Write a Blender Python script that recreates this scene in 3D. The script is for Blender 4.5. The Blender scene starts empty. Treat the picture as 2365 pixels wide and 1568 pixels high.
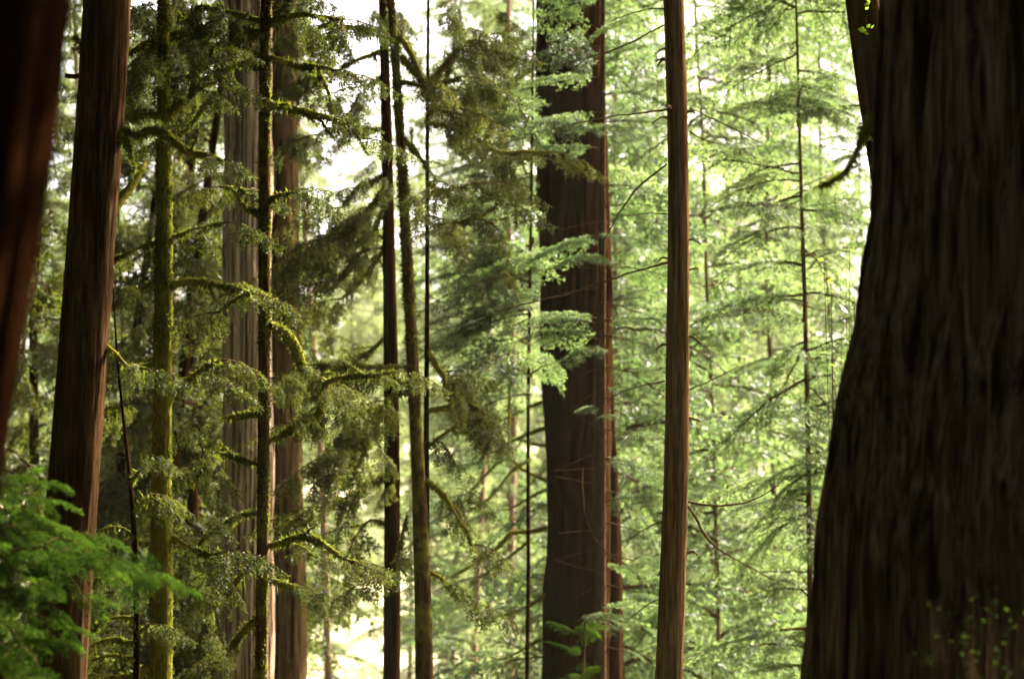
import bpy, math
import numpy as np

rng = np.random.default_rng(11)
R = math.radians
TH = 0.18                      # tan of half the horizontal field of view
PITCH = R(6.5)
CZ = 1.65
CP, SP = math.cos(PITCH), math.sin(PITCH)

scene = bpy.context.scene
COL = scene.collection


# ------------------------------------------------------------------ measures
def P(px, py, Y):
    u = (px - 1182.5) / 1182.5 * TH
    v = (784 - py) / 1182.5 * TH
    s = Y / (CP - v * SP)
    return np.array([u * s, Y, CZ + (SP + v * CP) * s])


def M(Y):
    return TH * Y / 1182.5


def to_px(p):
    p = np.atleast_2d(p)
    y = p[:, 1] * CP + (p[:, 2] - CZ) * SP
    z = -p[:, 1] * SP + (p[:, 2] - CZ) * CP
    y = np.maximum(y, 0.01)
    return 1182.5 + p[:, 0] / y / TH * 1182.5, 784 - z / y / TH * 1182.5


def ground_z(x, y):
    x = np.asarray(x, float)
    y = np.asarray(y, float)
    t = np.clip((y - 2) / 26.0, 0, 1)
    s = t * t * (3 - 2 * t)
    h = np.clip((y - 95) / 150.0, 0, 1)  # far bank, added so the low gaps show bright ground
    return -5.0 * s + 25.0 * h * h * (3 - 2 * h) + 0.18 * np.sin(x * 0.31 + 1) * np.sin(y * 0.23) + 0.07 * np.sin(x * 0.9 + y * 0.7)


# ------------------------------------------------------------------ meshes
def mesh_from(name, verts, quads, mats, mat_idx=None, smooth=True, tint=None):
    me = bpy.data.meshes.new(name)
    verts = np.ascontiguousarray(verts, np.float32)
    quads = np.ascontiguousarray(quads, np.int32)
    me.vertices.add(len(verts))
    me.vertices.foreach_set('co', verts.ravel())
    n = len(quads)
    me.loops.add(n * 4)
    me.loops.foreach_set('vertex_index', quads.ravel())
    me.polygons.add(n)
    me.polygons.foreach_set('loop_start', np.arange(0, n * 4, 4, dtype=np.int32))
    me.polygons.foreach_set('loop_total', np.full(n, 4, np.int32))
    me.polygons.foreach_set('use_smooth', np.full(n, bool(smooth)))
    for m in mats:
        me.materials.append(m)
    if mat_idx is not None:
        me.polygons.foreach_set('material_index', np.ascontiguousarray(mat_idx, np.int32))
    if tint is not None:
        a = me.attributes.new('tint', 'FLOAT', 'FACE')
        a.data.foreach_set('value', np.ascontiguousarray(tint, np.float32))
    me.update(calc_edges=True)
    return me


def link(name, me, parent=None):
    o = bpy.data.objects.new(name, me)
    COL.objects.link(o)
    if parent is not None:
        o.parent = parent
        o.location = (0, 0, 0)
    return o


def thing(name, loc, label, cat, group=None):
    o = bpy.data.objects.new(name, None)
    COL.objects.link(o)
    o.empty_display_size = 0.3
    o.location = [float(v) for v in loc]
    o['label'] = label
    o['category'] = cat
    if group:
        o['group'] = group
    return o


def vnoise(u, v, nu, nv, r):
    """value noise, periodic in u (0..1), free in v (0..1)"""
    g = r.random((nu, nv + 3))
    uu = (u % 1.0) * nu
    vv = np.clip(v, 0, 1) * nv
    i = np.floor(uu).astype(int)
    j = np.floor(vv).astype(int)
    fu = uu - i
    fv = vv - j
    fu = fu * fu * (3 - 2 * fu)
    fv = fv * fv * (3 - 2 * fv)
    i0, i1 = i % nu, (i + 1) % nu
    j0, j1 = j, j + 1
    return (g[i0, j0] * (1 - fu) + g[i1, j0] * fu) * (1 - fv) + (g[i0, j1] * (1 - fu) + g[i1, j1] * fu) * fv


def spline(pts, n):
    """Catmull-Rom through rows of pts, n samples evenly by length"""
    p = np.asarray(pts, float)
    if len(p) == 2:
        t = np.linspace(0, 1, n)[:, None]
        return p[0] * (1 - t) + p[1] * t
    e = np.vstack([2 * p[0] - p[1], p, 2 * p[-1] - p[-2]])
    out = []
    k = 12
    for a in range(len(p) - 1):
        p0, p1, p2, p3 = e[a], e[a + 1], e[a + 2], e[a + 3]
        t = np.linspace(0, 1, k, endpoint=False)[:, None]
        out.append(0.5 * (2 * p1 + (p2 - p0) * t + (2 * p0 - 5 * p1 + 4 * p2 - p3) * t * t + (3 * p1 - p0 - 3 * p2 + p3) * t ** 3))
    out = np.vstack(out + [p[-1:]])
    d = np.concatenate([[0], np.cumsum(np.linalg.norm(np.diff(out[:, :3], axis=0), axis=1))])
    s = np.linspace(0, d[-1], n)
    return np.stack([np.interp(s, d, out[:, c]) for c in range(out.shape[1])], 1)


def tube(path, rad, seg, disp=None):
    """path (n,3), rad (n,), disp (n,seg) multiplies the radius; returns verts, quads"""
    n = len(path)
    tan = np.gradient(path, axis=0)
    tan /= np.linalg.norm(tan, axis=1)[:, None] + 1e-9
    ref = np.array([0, 1.0, 0]) if abs(tan[:, 1]).mean() < 0.7 else np.array([1.0, 0, 0])
    a = np.cross(tan, ref)
    a /= np.linalg.norm(a, axis=1)[:, None] + 1e-9
    b = np.cross(tan, a)
    th = np.linspace(0, 2 * np.pi, seg, endpoint=False)
    rr = rad[:, None] * (disp if disp is not None else 1.0) * np.ones((n, seg))
    v = path[:, None, :] + rr[:, :, None] * (np.cos(th)[None, :, None] * a[:, None, :] + np.sin(th)[None, :, None] * b[:, None, :])
    v = v.reshape(-1, 3)
    i = np.arange(n - 1)[:, None] * seg
    j = np.arange(seg)[None, :]
    j2 = (j + 1) % seg
    q = np.stack([i + j, i + j2, i + seg + j2, i + seg + j], -1).reshape(-1, 4)
    return v, q


# ------------------------------------------------------------------ materials
def nodes_of(m):
    m.use_nodes = True
    nt = m.node_tree
    nt.nodes.clear()
    return nt, nt.nodes, nt.links


def bark(name, dark, light, sx=26.0, sz=1.6, bump=0.6, moss=None, moss_amt=0.5, rough=0.9, ramp=(.36, .66)):
    m = bpy.data.materials.new(name)
    nt, N, L = nodes_of(m)
    out = N.new('ShaderNodeOutputMaterial')
    bs = N.new('ShaderNodeBsdfPrincipled')
    bs.inputs['Roughness'].default_value = rough
    bs.inputs['Specular IOR Level'].default_value = 0.0
    tc = N.new('ShaderNodeTexCoord')
    mp = N.new('ShaderNodeMapping')
    mp.inputs['Scale'].default_value = (sx, sx, sz)
    n1 = N.new('ShaderNodeTexNoise')
    n1.inputs['Detail'].default_value = 6
    n1.inputs['Roughness'].default_value = 0.65
    n1.inputs['Scale'].default_value = 1.0
    n1.inputs['Distortion'].default_value = 0.6
    L.new(tc.outputs['Object'], mp.inputs['Vector'])
    L.new(mp.outputs['Vector'], n1.inputs['Vector'])
    n2 = N.new('ShaderNodeTexNoise')
    n2.inputs['Scale'].default_value = 1.3
    n2.inputs['Detail'].default_value = 4
    L.new(tc.outputs['Object'], n2.inputs['Vector'])
    cr = N.new('ShaderNodeValToRGB')
    cr.color_ramp.elements[0].position = ramp[0]
    cr.color_ramp.elements[0].color = (*dark, 1)
    cr.color_ramp.elements[1].position = ramp[1]
    cr.color_ramp.elements[1].color = (*light, 1)
    L.new(n1.outputs['Fac'], cr.inputs['Fac'])
    mx = N.new('ShaderNodeMix')
    mx.data_type = 'RGBA'
    mx.blend_type = 'MULTIPLY'
    mx.inputs[0].default_value = 0.6
    cr2 = N.new('ShaderNodeValToRGB')
    cr2.color_ramp.elements[0].position = 0.3
    cr2.color_ramp.elements[0].color = (0.55, 0.5, 0.45, 1)
    cr2.color_ramp.elements[1].position = 0.7
    cr2.color_ramp.elements[1].color = (1, 1, 1, 1)
    L.new(n2.outputs['Fac'], cr2.inputs['Fac'])
    L.new(cr.outputs['Color'], mx.inputs[6])
    L.new(cr2.outputs['Color'], mx.inputs[7])
    col = mx.outputs[2]
    if moss is not None:
        n3 = N.new('ShaderNodeTexNoise')
        n3.inputs['Scale'].default_value = 5.0
        n3.inputs['Detail'].default_value = 8
        n3.inputs['Roughness'].default_value = 0.7
        L.new(tc.outputs['Object'], n3.inputs['Vector'])
        r3 = N.new('ShaderNodeValToRGB')
        r3.color_ramp.elements[0].position = 0.62 - 0.35 * moss_amt
        r3.color_ramp.elements[0].color = (0, 0, 0, 1)
        r3.color_ramp.elements[1].position = 0.74 - 0.35 * moss_amt
        r3.color_ramp.elements[1].color = (1, 1, 1, 1)
        L.new(n3.outputs['Fac'], r3.inputs['Fac'])
        mm = N.new('ShaderNodeMix')
        mm.data_type = 'RGBA'
        L.new(r3.outputs['Color'], mm.inputs[0])
        L.new(col, mm.inputs[6])
        mm.inputs[7].default_value = (*moss, 1)
        col = mm.outputs[2]
    mp4 = N.new('ShaderNodeMapping')
    mp4.inputs['Scale'].default_value = (sx * 4.5, sx * 4.5, sz * 5)
    n4 = N.new('ShaderNodeTexNoise')
    n4.inputs['Detail'].default_value = 5
    n4.inputs['Scale'].default_value = 1.0
    L.new(tc.outputs['Object'], mp4.inputs['Vector'])
    L.new(mp4.outputs['Vector'], n4.inputs['Vector'])
    r4 = N.new('ShaderNodeValToRGB')
    r4.color_ramp.elements[0].position = .36
    r4.color_ramp.elements[0].color = (.42, .38, .34, 1)
    r4.color_ramp.elements[1].position = .62
    r4.color_ramp.elements[1].color = (1.15, 1.12, 1.1, 1)
    L.new(n4.outputs['Fac'], r4.inputs['Fac'])
    m4 = N.new('ShaderNodeMix')
    m4.data_type = 'RGBA'
    m4.blend_type = 'MULTIPLY'
    m4.inputs[0].default_value = .85
    L.new(col, m4.inputs[6])
    L.new(r4.outputs['Color'], m4.inputs[7])
    L.new(m4.outputs[2], bs.inputs['Base Color'])
    bp = N.new('ShaderNodeBump')
    bp.inputs['Strength'].default_value = bump
    bp.inputs['Distance'].default_value = 0.02
    L.new(n1.outputs['Fac'], bp.inputs['Height'])
    L.new(bp.outputs['Normal'], bs.inputs['Normal'])
    L.new(bs.outputs[0], out.inputs['Surface'])
    return m


def leaf_mat(name, c_old, c_new, trans=0.45, tcol=None, spec=0.12):
    m = bpy.data.materials.new(name)
    nt, N, L = nodes_of(m)
    out = N.new('ShaderNodeOutputMaterial')
    bs = N.new('ShaderNodeBsdfPrincipled')
    bs.inputs['Roughness'].default_value = 0.55
    bs.inputs['Specular IOR Level'].default_value = spec
    at = N.new('ShaderNodeAttribute')
    at.attribute_name = 'tint'
    oi = N.new('ShaderNodeObjectInfo')
    add = N.new('ShaderNodeMath')
    add.operation = 'MULTIPLY_ADD'
    L.new(oi.outputs['Random'], add.inputs[0])
    add.inputs[1].default_value = 0.35
    L.new(at.outputs['Fac'], add.inputs[2])
    sub = N.new('ShaderNodeMath')
    sub.operation = 'SUBTRACT'
    sub.use_clamp = True
    L.new(add.outputs[0], sub.inputs[0])
    sub.inputs[1].default_value = 0.17
    mx = N.new('ShaderNodeMix')
    mx.data_type = 'RGBA'
    L.new(sub.outputs[0], mx.inputs[0])
    mx.inputs[6].default_value = (*c_old, 1)
    mx.inputs[7].default_value = (*c_new, 1)
    L.new(mx.outputs[2], bs.inputs['Base Color'])
    tr = N.new('ShaderNodeBsdfTranslucent')
    tm = N.new('ShaderNodeMix')
    tm.data_type = 'RGBA'
    tm.blend_type = 'MULTIPLY'
    tm.inputs[0].default_value = 1.0
    L.new(mx.outputs[2], tm.inputs[6])
    tm.inputs[7].default_value = (*(tcol or (1.6, 1.5, 0.7)), 1)
    L.new(tm.outputs[2], tr.inputs['Color'])
    ms = N.new('ShaderNodeMixShader')
    ms.inputs[0].default_value = trans
    L.new(bs.outputs[0], ms.inputs[1])
    L.new(tr.outputs[0], ms.inputs[2])
    L.new(ms.outputs[0], out.inputs['Surface'])
    return m


MOSS = (0.078, 0.076, 0.010)
B_RED = bark('redwood_bark', (0.008, 0.0042, 0.0016), (0.052, 0.031, 0.015), 26, 1.6, 0.8)
B_GIANT = bark('giant_bark', (0.006, 0.0032, 0.0014), (0.125, 0.095, 0.071), 15, 0.6, 1.0, ramp=(.39, .76))
B_NEARRED = bark('near_redwood_bark', (0.004, 0.0018, 0.0007), (0.030, 0.012, 0.0045), 30, 0.6, 0.8)
B_GREY = bark('grey_bark', (0.030, 0.021, 0.013), (0.42, 0.32, 0.22), 22, 0.25, 0.9, ramp=(.42, .60))
B_GREYMOSS = bark('grey_moss_bark', (0.016, 0.010, 0.004), (0.085, 0.055, 0.026), 16, 0.35, 0.9, (0.05, 0.046, 0.010), 0.25)
B_DARK = bark('dark_bark', (0.007, 0.0032, 0.001), (0.026, 0.013, 0.005), 18, 0.5, 0.7)
B_WARM = bark('warm_bark', (0.026, 0.015, 0.005), (0.098, 0.062, 0.028), 40, 1.2, 0.6)
B_MOSSY = bark('mossy_bark', (0.04, 0.026, 0.012), (0.13, 0.085, 0.04), 30, 4.0, 0.7, MOSS, 0.9)
B_SPRUCE = bark('spruce_bark', (0.020, 0.012, 0.005), (0.07, 0.042, 0.02), 30, 3.0, 0.7, MOSS, 0.35)
B_TWIG = bark('twig_bark', (0.03, 0.018, 0.009), (0.085, 0.055, 0.03), 60, 12, 0.3)
B_PALE = bark('pale_bark', (0.15, 0.09, 0.06), (0.38, 0.26, 0.19), 30, 1.2, 0.4)
B_LIMB = bark('limb_bark', (0.022, 0.014, 0.006), (0.07, 0.045, 0.02), 40, 8, 0.6, (0.095, 0.092, 0.012), 0.8)
B_DEAD = bark('dead_wood', (0.16, 0.11, 0.08), (0.36, 0.27, 0.20), 60, 10, 0.3)
L_HEM = leaf_mat('hemlock_needles', (0.029, 0.052, 0.020), (0.074, 0.108, 0.048), 0.55, (1.7, 1.65, 1.0))
L_FAR = leaf_mat('far_glow_needles', (0.066, 0.091, 0.040), (0.116, 0.146, 0.080), 0.55, (1.7, 1.65, 1.1))  # hemlock needles made paler, putting a backlit glow into the colour
L_SHADE = leaf_mat('shade_needles', (0.014, 0.030, 0.008), (0.040, 0.065, 0.015), 0.25, spec=0.0)  # dark needles, chosen so the surrounding wood bounces little light
L_DULL = leaf_mat('dull_needles', (0.019, 0.028, 0.006), (0.054, 0.064, 0.014), 0.42, spec=.04)
L_NEAR = leaf_mat('near_needles', (0.007, 0.019, 0.004), (0.036, 0.070, 0.010), 0.45, spec=0.0)
L_MOSS = leaf_mat('moss_tufts', (0.028, 0.038, 0.006), (0.064, 0.078, 0.012), 0.4, spec=0.05)
L_BROAD = leaf_mat('broad_leaves', (0.045, 0.095, 0.012), (0.105, 0.17, 0.02), 0.5)


# ------------------------------------------------------------------ foliage
def leaflets(path, sp, ll, lw, r, fwd=50, tilt=35, up=0.0, taper=True):
    """diamond leaf quads on both sides of a polyline path (n,3)"""
    d = np.concatenate([[0], np.cumsum(np.linalg.norm(np.diff(path, axis=0), axis=1))])
    tot = d[-1]
    n = max(2, int(tot / sp))
    s = np.linspace(sp * 0.5, tot, n)
    s = np.concatenate([s, s])
    k = len(s)
    s = np.clip(s + r.normal(0, sp * 0.3, k), 0, tot)
    base = np.stack([np.interp(s, d, path[:, c]) for c in range(3)], 1)
    e = np.clip(s + 0.02 * tot, 0, tot)
    e0 = np.clip(s - 0.02 * tot, 0, tot)
    t = np.stack([np.interp(e, d, path[:, c]) - np.interp(e0, d, path[:, c]) for c in range(3)], 1)
    t /= np.linalg.norm(t, axis=1)[:, None] + 1e-9
    upv = np.array([0, 0, 1.0]) + r.normal(0, 0.25, (k, 3))
    side = np.cross(t, upv)
    side /= np.linalg.norm(side, axis=1)[:, None] + 1e-9
    nor = np.cross(side, t)
    sg = np.concatenate([np.ones(n), -np.ones(n)])
    a = np.radians(fwd + r.normal(0, 12, k))
    tl = np.radians(r.normal(0, tilt, k))
    dr = t * np.cos(a)[:, None] + side * (np.sin(a) * sg * np.cos(tl))[:, None] + nor * (np.sin(a) * np.sin(tl) + up)[:, None]
    w = np.cross(dr, nor + r.normal(0, 0.5, (k, 3)))
    w /= np.linalg.norm(w, axis=1)[:, None] + 1e-9
    ln = ll * (0.7 + 0.6 * r.random(k))
    if taper:
        ln = ln * (0.55 + 0.45 * np.clip((tot - s) / (0.5 * tot + 1e-6), 0, 1))
    tip = base + dr * ln[:, None]
    mid = base + dr * (ln * 0.45)[:, None]
    wv = w * (lw * 0.5)
    return np.stack([base, mid + wv, tip, mid - wv], 1)


def thin(path, r0, r1):
    n = len(path)
    return tube(path, np.linspace(r0, r1, n), 4)


def bough(seed, side_sp=0.09, leaf_sp=0.03, ll=0.05, lw=0.016, droop=0.25, twig_droop=0.3, sub=True, spread=0.45, hang=0.0, wood=0.012):
    """unit bough, 1 m long along +x; returns leaf quads (n,4,3), wood verts, wood quads"""
    r = np.random.default_rng(seed)
    s = np.linspace(0, 1, 14)
    wob = np.cumsum(r.normal(0, 0.012, 14))
    main = np.stack([s, wob, 0.12 * s - droop * s * s + 0.5 * np.cumsum(r.normal(0, 0.008, 14))], 1)
    LV, WV, WQ, off = [], [], [], 0
    v, q = thin(main, wood, wood * 0.2)
    WV.append(v); WQ.append(q + off); off += len(v)
    LV.append(leaflets(main[3:], leaf_sp * 1.2, ll, lw, r))
    n = int(0.9 / side_sp)
    for sgn in (1, -1):
        for k in range(n):
            t0 = 0.1 + 0.88 * (k + r.random() * 0.8) / n
            ln = spread * (max(0.02, 1 - t0) ** 0.75) * (0.55 + 0.6 * r.random()) + 0.06
            if t0 < 0.3:
                ln *= 0.5 + t0 * 1.6
            b = np.array([np.interp(t0, s, main[:, c]) for c in range(3)])
            a = np.radians(58 + r.normal(0, 9)) * sgn
            u = np.linspace(0, 1, 6)
            dz = 0.05 * u * ln - twig_droop * ln * u * u + r.normal(0, 0.06) * ln * u
            hx = 1 - hang * u * 0.8
            tw = np.stack([b[0] + np.cos(a) * ln * u * hx, b[1] + np.sin(a) * ln * u * hx + 0.03 * ln * np.sin(u * 5 + k), b[2] + dz - hang * ln * u ** 1.5], 1)
            v, q = thin(tw, wood * 0.35, wood * 0.12)
            WV.append(v); WQ.append(q + off); off += len(v)
            LV.append(leaflets(tw, leaf_sp, ll, lw, r))
            if sub and ln > 0.14:
                for sg2 in (1, -1):
                    for h in range(int(ln / 0.075)):
                        t1 = 0.2 + 0.75 * r.random()
                        b2 = np.array([np.interp(t1, u, tw[:, c]) for c in range(3)])
                        l2 = ln * 0.36 * (1.1 - t1) * (0.6 + 0.8 * r.random()) + 0.03
                        a2 = a + np.radians(48) * sg2
                        u2 = np.linspace(0, 1, 4)
                        t2 = np.stack([b2[0] + np.cos(a2) * l2 * u2, b2[1] + np.sin(a2) * l2 * u2, b2[2] - (0.25 + hang) * l2 * u2 ** 1.4], 1)
                        LV.append(leaflets(t2, leaf_sp, ll, lw, r))
    return np.concatenate(LV), np.concatenate(WV), np.concatenate(WQ)


FINE = [bough(100 + i, 0.08, 0.024, 0.042, 0.0125, 0.24 + 0.07 * i, 0.4) for i in range(4)]
NEARB = [bough(150 + i, 0.06, 0.016, 0.028, 0.0085, 0.32 + 0.06 * i, 0.4) for i in range(3)]
SPRAY = [bough(170 + i, 0.13, 0.040, 0.095, 0.020, 0.35 + .1 * i, 0.45, spread=.5, wood=.01) for i in range(3)]
MIDB = [bough(200 + i, 0.10, 0.036, 0.055, 0.016, 0.24 + 0.08 * i, 0.5, spread=0.36) for i in range(4)]
FARB = [bough(300 + i, 0.11, 0.042, 0.085, 0.028, 0.24 + 0.08 * i, 0.5, sub=False, spread=0.36) for i in range(4)]
DROOP = [bough(400 + i, 0.085, 0.034, 0.062, 0.021, 0.35 + 0.1 * i, 0.4, spread=0.36, hang=0.75) for i in range(4)]
MASSB = [bough(500 + i, 0.15, 0.085, 0.17, 0.075, 0.2, 0.3, sub=False, spread=0.42) for i in range(2)]


class Crown:
    def __init__(self):
        self.lv, self.lt, self.wv, self.wq, self.off = [], [], [], [], 0

    def add(self, proto, pos, az, pitch, size, roll=0.0, r=rng, thick=1.0):
        lv, wv, wq = proto
        ca, sa = math.cos(az), math.sin(az)
        cp, sp = math.cos(pitch), math.sin(pitch)
        cr, sr = math.cos(roll), math.sin(roll)
        rx = np.array([[1, 0, 0], [0, cr, -sr], [0, sr, cr]])
        ry = np.array([[cp, 0, -sp], [0, 1, 0], [sp, 0, cp]])
        rz = np.array([[ca, -sa, 0], [sa, ca, 0], [0, 0, 1]])
        m = (rz @ ry @ rx).T * size
        pos = np.asarray(pos)
        self.lv.append((lv.reshape(-1, 3) @ m + pos).astype(np.float32))
        t = r.random() * 0.7
        self.lt.append(np.clip(t + 0.3 * (np.linspace(0, 1, len(lv))) * 0 + r.normal(0, 0.14, len(lv)), 0, 1).astype(np.float32))
        w = wv @ m + pos
        self.wv.append(w.astype(np.float32))
        self.wq.append(wq + self.off)
        self.off += len(wv)

    def raw(self, quads, t=0.5):
        self.lv.append(quads.reshape(-1, 3).astype(np.float32))
        self.lt.append(np.clip(t + rng.normal(0, 0.18, len(quads)), 0, 1).astype(np.float32))

    def mesh(self, name, leaf, wood, origin=(0, 0, 0)):
        lv = np.concatenate(self.lv) - np.asarray(origin, np.float32)
        nl = len(lv) // 4
        lq = np.arange(nl * 4).reshape(-1, 4)
        lt = np.concatenate(self.lt)
        if self.wv:
            wv = np.concatenate(self.wv) - np.asarray(origin, np.float32)
            wq = np.concatenate(self.wq) + len(lv)
            v = np.concatenate([lv, wv])
            q = np.concatenate([lq, wq])
            mi = np.concatenate([np.zeros(nl, int), np.ones(len(wq), int)])
            lt = np.concatenate([lt, np.full(len(wq), 0.5, np.float32)])
        else:
            v, q, mi = lv, lq, np.zeros(nl, int)
        return mesh_from(name, v, q, [leaf, wood], mi, smooth=False, tint=lt)


def tufts(path, rad, per_m, ln, r, down=0.7, wid=0.012):
    """moss strands around a limb: diamonds rooted on the surface"""
    d = np.concatenate([[0], np.cumsum(np.linalg.norm(np.diff(path, axis=0), axis=1))])
    n = max(4, int(d[-1] * per_m))
    cl = r.random(max(2, int(d[-1] * 7))) * d[-1]
    s = np.where(r.random(n) < .72, cl[r.integers(len(cl), size=n)] + r.normal(0, .035, n), r.random(n) * d[-1])
    s = np.clip(s, 0, d[-1])
    c = np.stack([np.interp(s, d, path[:, k]) for k in range(3)], 1)
    rr = np.interp(s, d, rad)
    t = np.stack([np.gradient(path[:, k]) for k in range(3)], 1)
    t /= np.linalg.norm(t, axis=1)[:, None] + 1e-9
    tt = np.stack([np.interp(s, d, t[:, k]) for k in range(3)], 1)
    a = r.normal(0, 1, (n, 3))
    a -= tt * (a * tt).sum(1)[:, None]
    a /= np.linalg.norm(a, axis=1)[:, None] + 1e-9
    base = c + a * rr[:, None] * 0.8
    dr = a * 0.6 + r.normal(0, 0.3, (n, 3)) + np.array([0, 0, -1.0]) * down * r.random(n)[:, None] * 1.6
    dr /= np.linalg.norm(dr, axis=1)[:, None] + 1e-9
    L_ = ln * (0.3 + r.random(n) ** 2 * 1.4)
    w = np.cross(dr, r.normal(0, 1, (n, 3)))
    w /= np.linalg.norm(w, axis=1)[:, None] + 1e-9
    tip = base + dr * L_[:, None]
    mid = base + dr * (L_ * 0.4)[:, None]
    wv = w * (wid * (0.6 + 0.8 * r.random(n)))[:, None] * 0.5
    return np.stack([base, mid + wv, tip, mid - wv], 1)


# ------------------------------------------------------------------ trees that can be told apart
def trunk_path(pts, Y, top_z, lean_keep=0.6):
    """pts: (centre px, py, half width px) from top to bottom -> path from the ground up with radii"""
    w = [(*P(px, py, Y), hw * M(Y)) for px, py, hw in pts][::-1]
    w = np.array(w)
    lo, lo2 = w[0], w[1]
    sl = (lo2[0] - lo[0]) / max(1e-3, lo2[2] - lo[2])
    sl = np.clip(sl, -0.12, 0.12)
    rows = []
    gz = float(ground_z(lo[0], Y)) - 0.15
    if lo[2] > gz + 0.3:
        h = lo[2] - gz
        rows.append((lo[0] - sl * h * lean_keep, Y, gz, lo[3] * (1.25 + 0.03 * h)))
        rows.append((lo[0] - sl * h * lean_keep * 0.6, Y, gz + 0.45 * h, lo[3] * 1.08))
    rows += [tuple(a) for a in w]
    hi, hi2 = w[-1], w[-2]
    sl = np.clip((hi[0] - hi2[0]) / max(1e-3, hi[2] - hi2[2]), -0.15, 0.15)
    if top_z > hi[2] + 0.5:
        h = top_z - hi[2]
        rows.append((hi[0] + sl * h * 0.5, Y, hi[2] + h * 0.5, hi[3] * 0.8))
        rows.append((hi[0] + sl * h * 0.8, Y, top_z, hi[3] * 0.45))
    return np.array(rows)


def even(rows, n, H):
    """evenly spaced along height, corners rounded, no overshoot"""
    z = np.linspace(rows[0, 2], rows[-1, 2], n)
    k = max(1, int(n * min(0.9, H * 0.04) / H))
    cols = []
    for c in (0, 1, 3):
        a = np.interp(z, rows[:, 2], rows[:, c])
        for _ in range(3):
            p = np.concatenate([2 * a[0] - a[1:k + 1][::-1], a, 2 * a[-1] - a[-k - 1:-1][::-1]])
            a = np.convolve(p, np.ones(2 * k + 1) / (2 * k + 1), 'valid')
        cols.append(a)
    return np.stack([cols[0], cols[1], z], 1), cols[2]


def trunk_mesh(name, rows, mat, seg=40, step=0.12, flute=0.06, fine=0.03, lump=0.05, nf=14, seed=0, origin=(0, 0, 0), wave=0.10):
    r = np.random.default_rng(seed + 900)
    H = rows[-1, 2] - rows[0, 2]
    n = int(np.clip(H / step, 30, 700))
    path, rad = even(rows, n, H)
    U, V = np.meshgrid(np.linspace(0, 1, seg, endpoint=False), np.linspace(0, 1, n))
    wob = (vnoise(U, V, 5, int(4 + H * 1.2), r) - 0.5) * wave
    f1 = np.abs(vnoise(U + wob, V, nf, int(2 + H * 0.5), r) - 0.5) * 2
    f2 = np.abs(vnoise(U + wob * 1.5, V, nf * 3, int(4 + H * 1.6), r) - 0.5) * 2
    lp = vnoise(U, V, 4, int(3 + H * 0.8), r) - 0.5
    disp = 1 + flute * (f1 - 0.35) + fine * (f2 - 0.35) + lump * 2 * lp
    v, q = tube(path - np.asarray(origin), rad, seg, disp)
    return mesh_from(name, v, q, [mat]), path, rad


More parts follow.
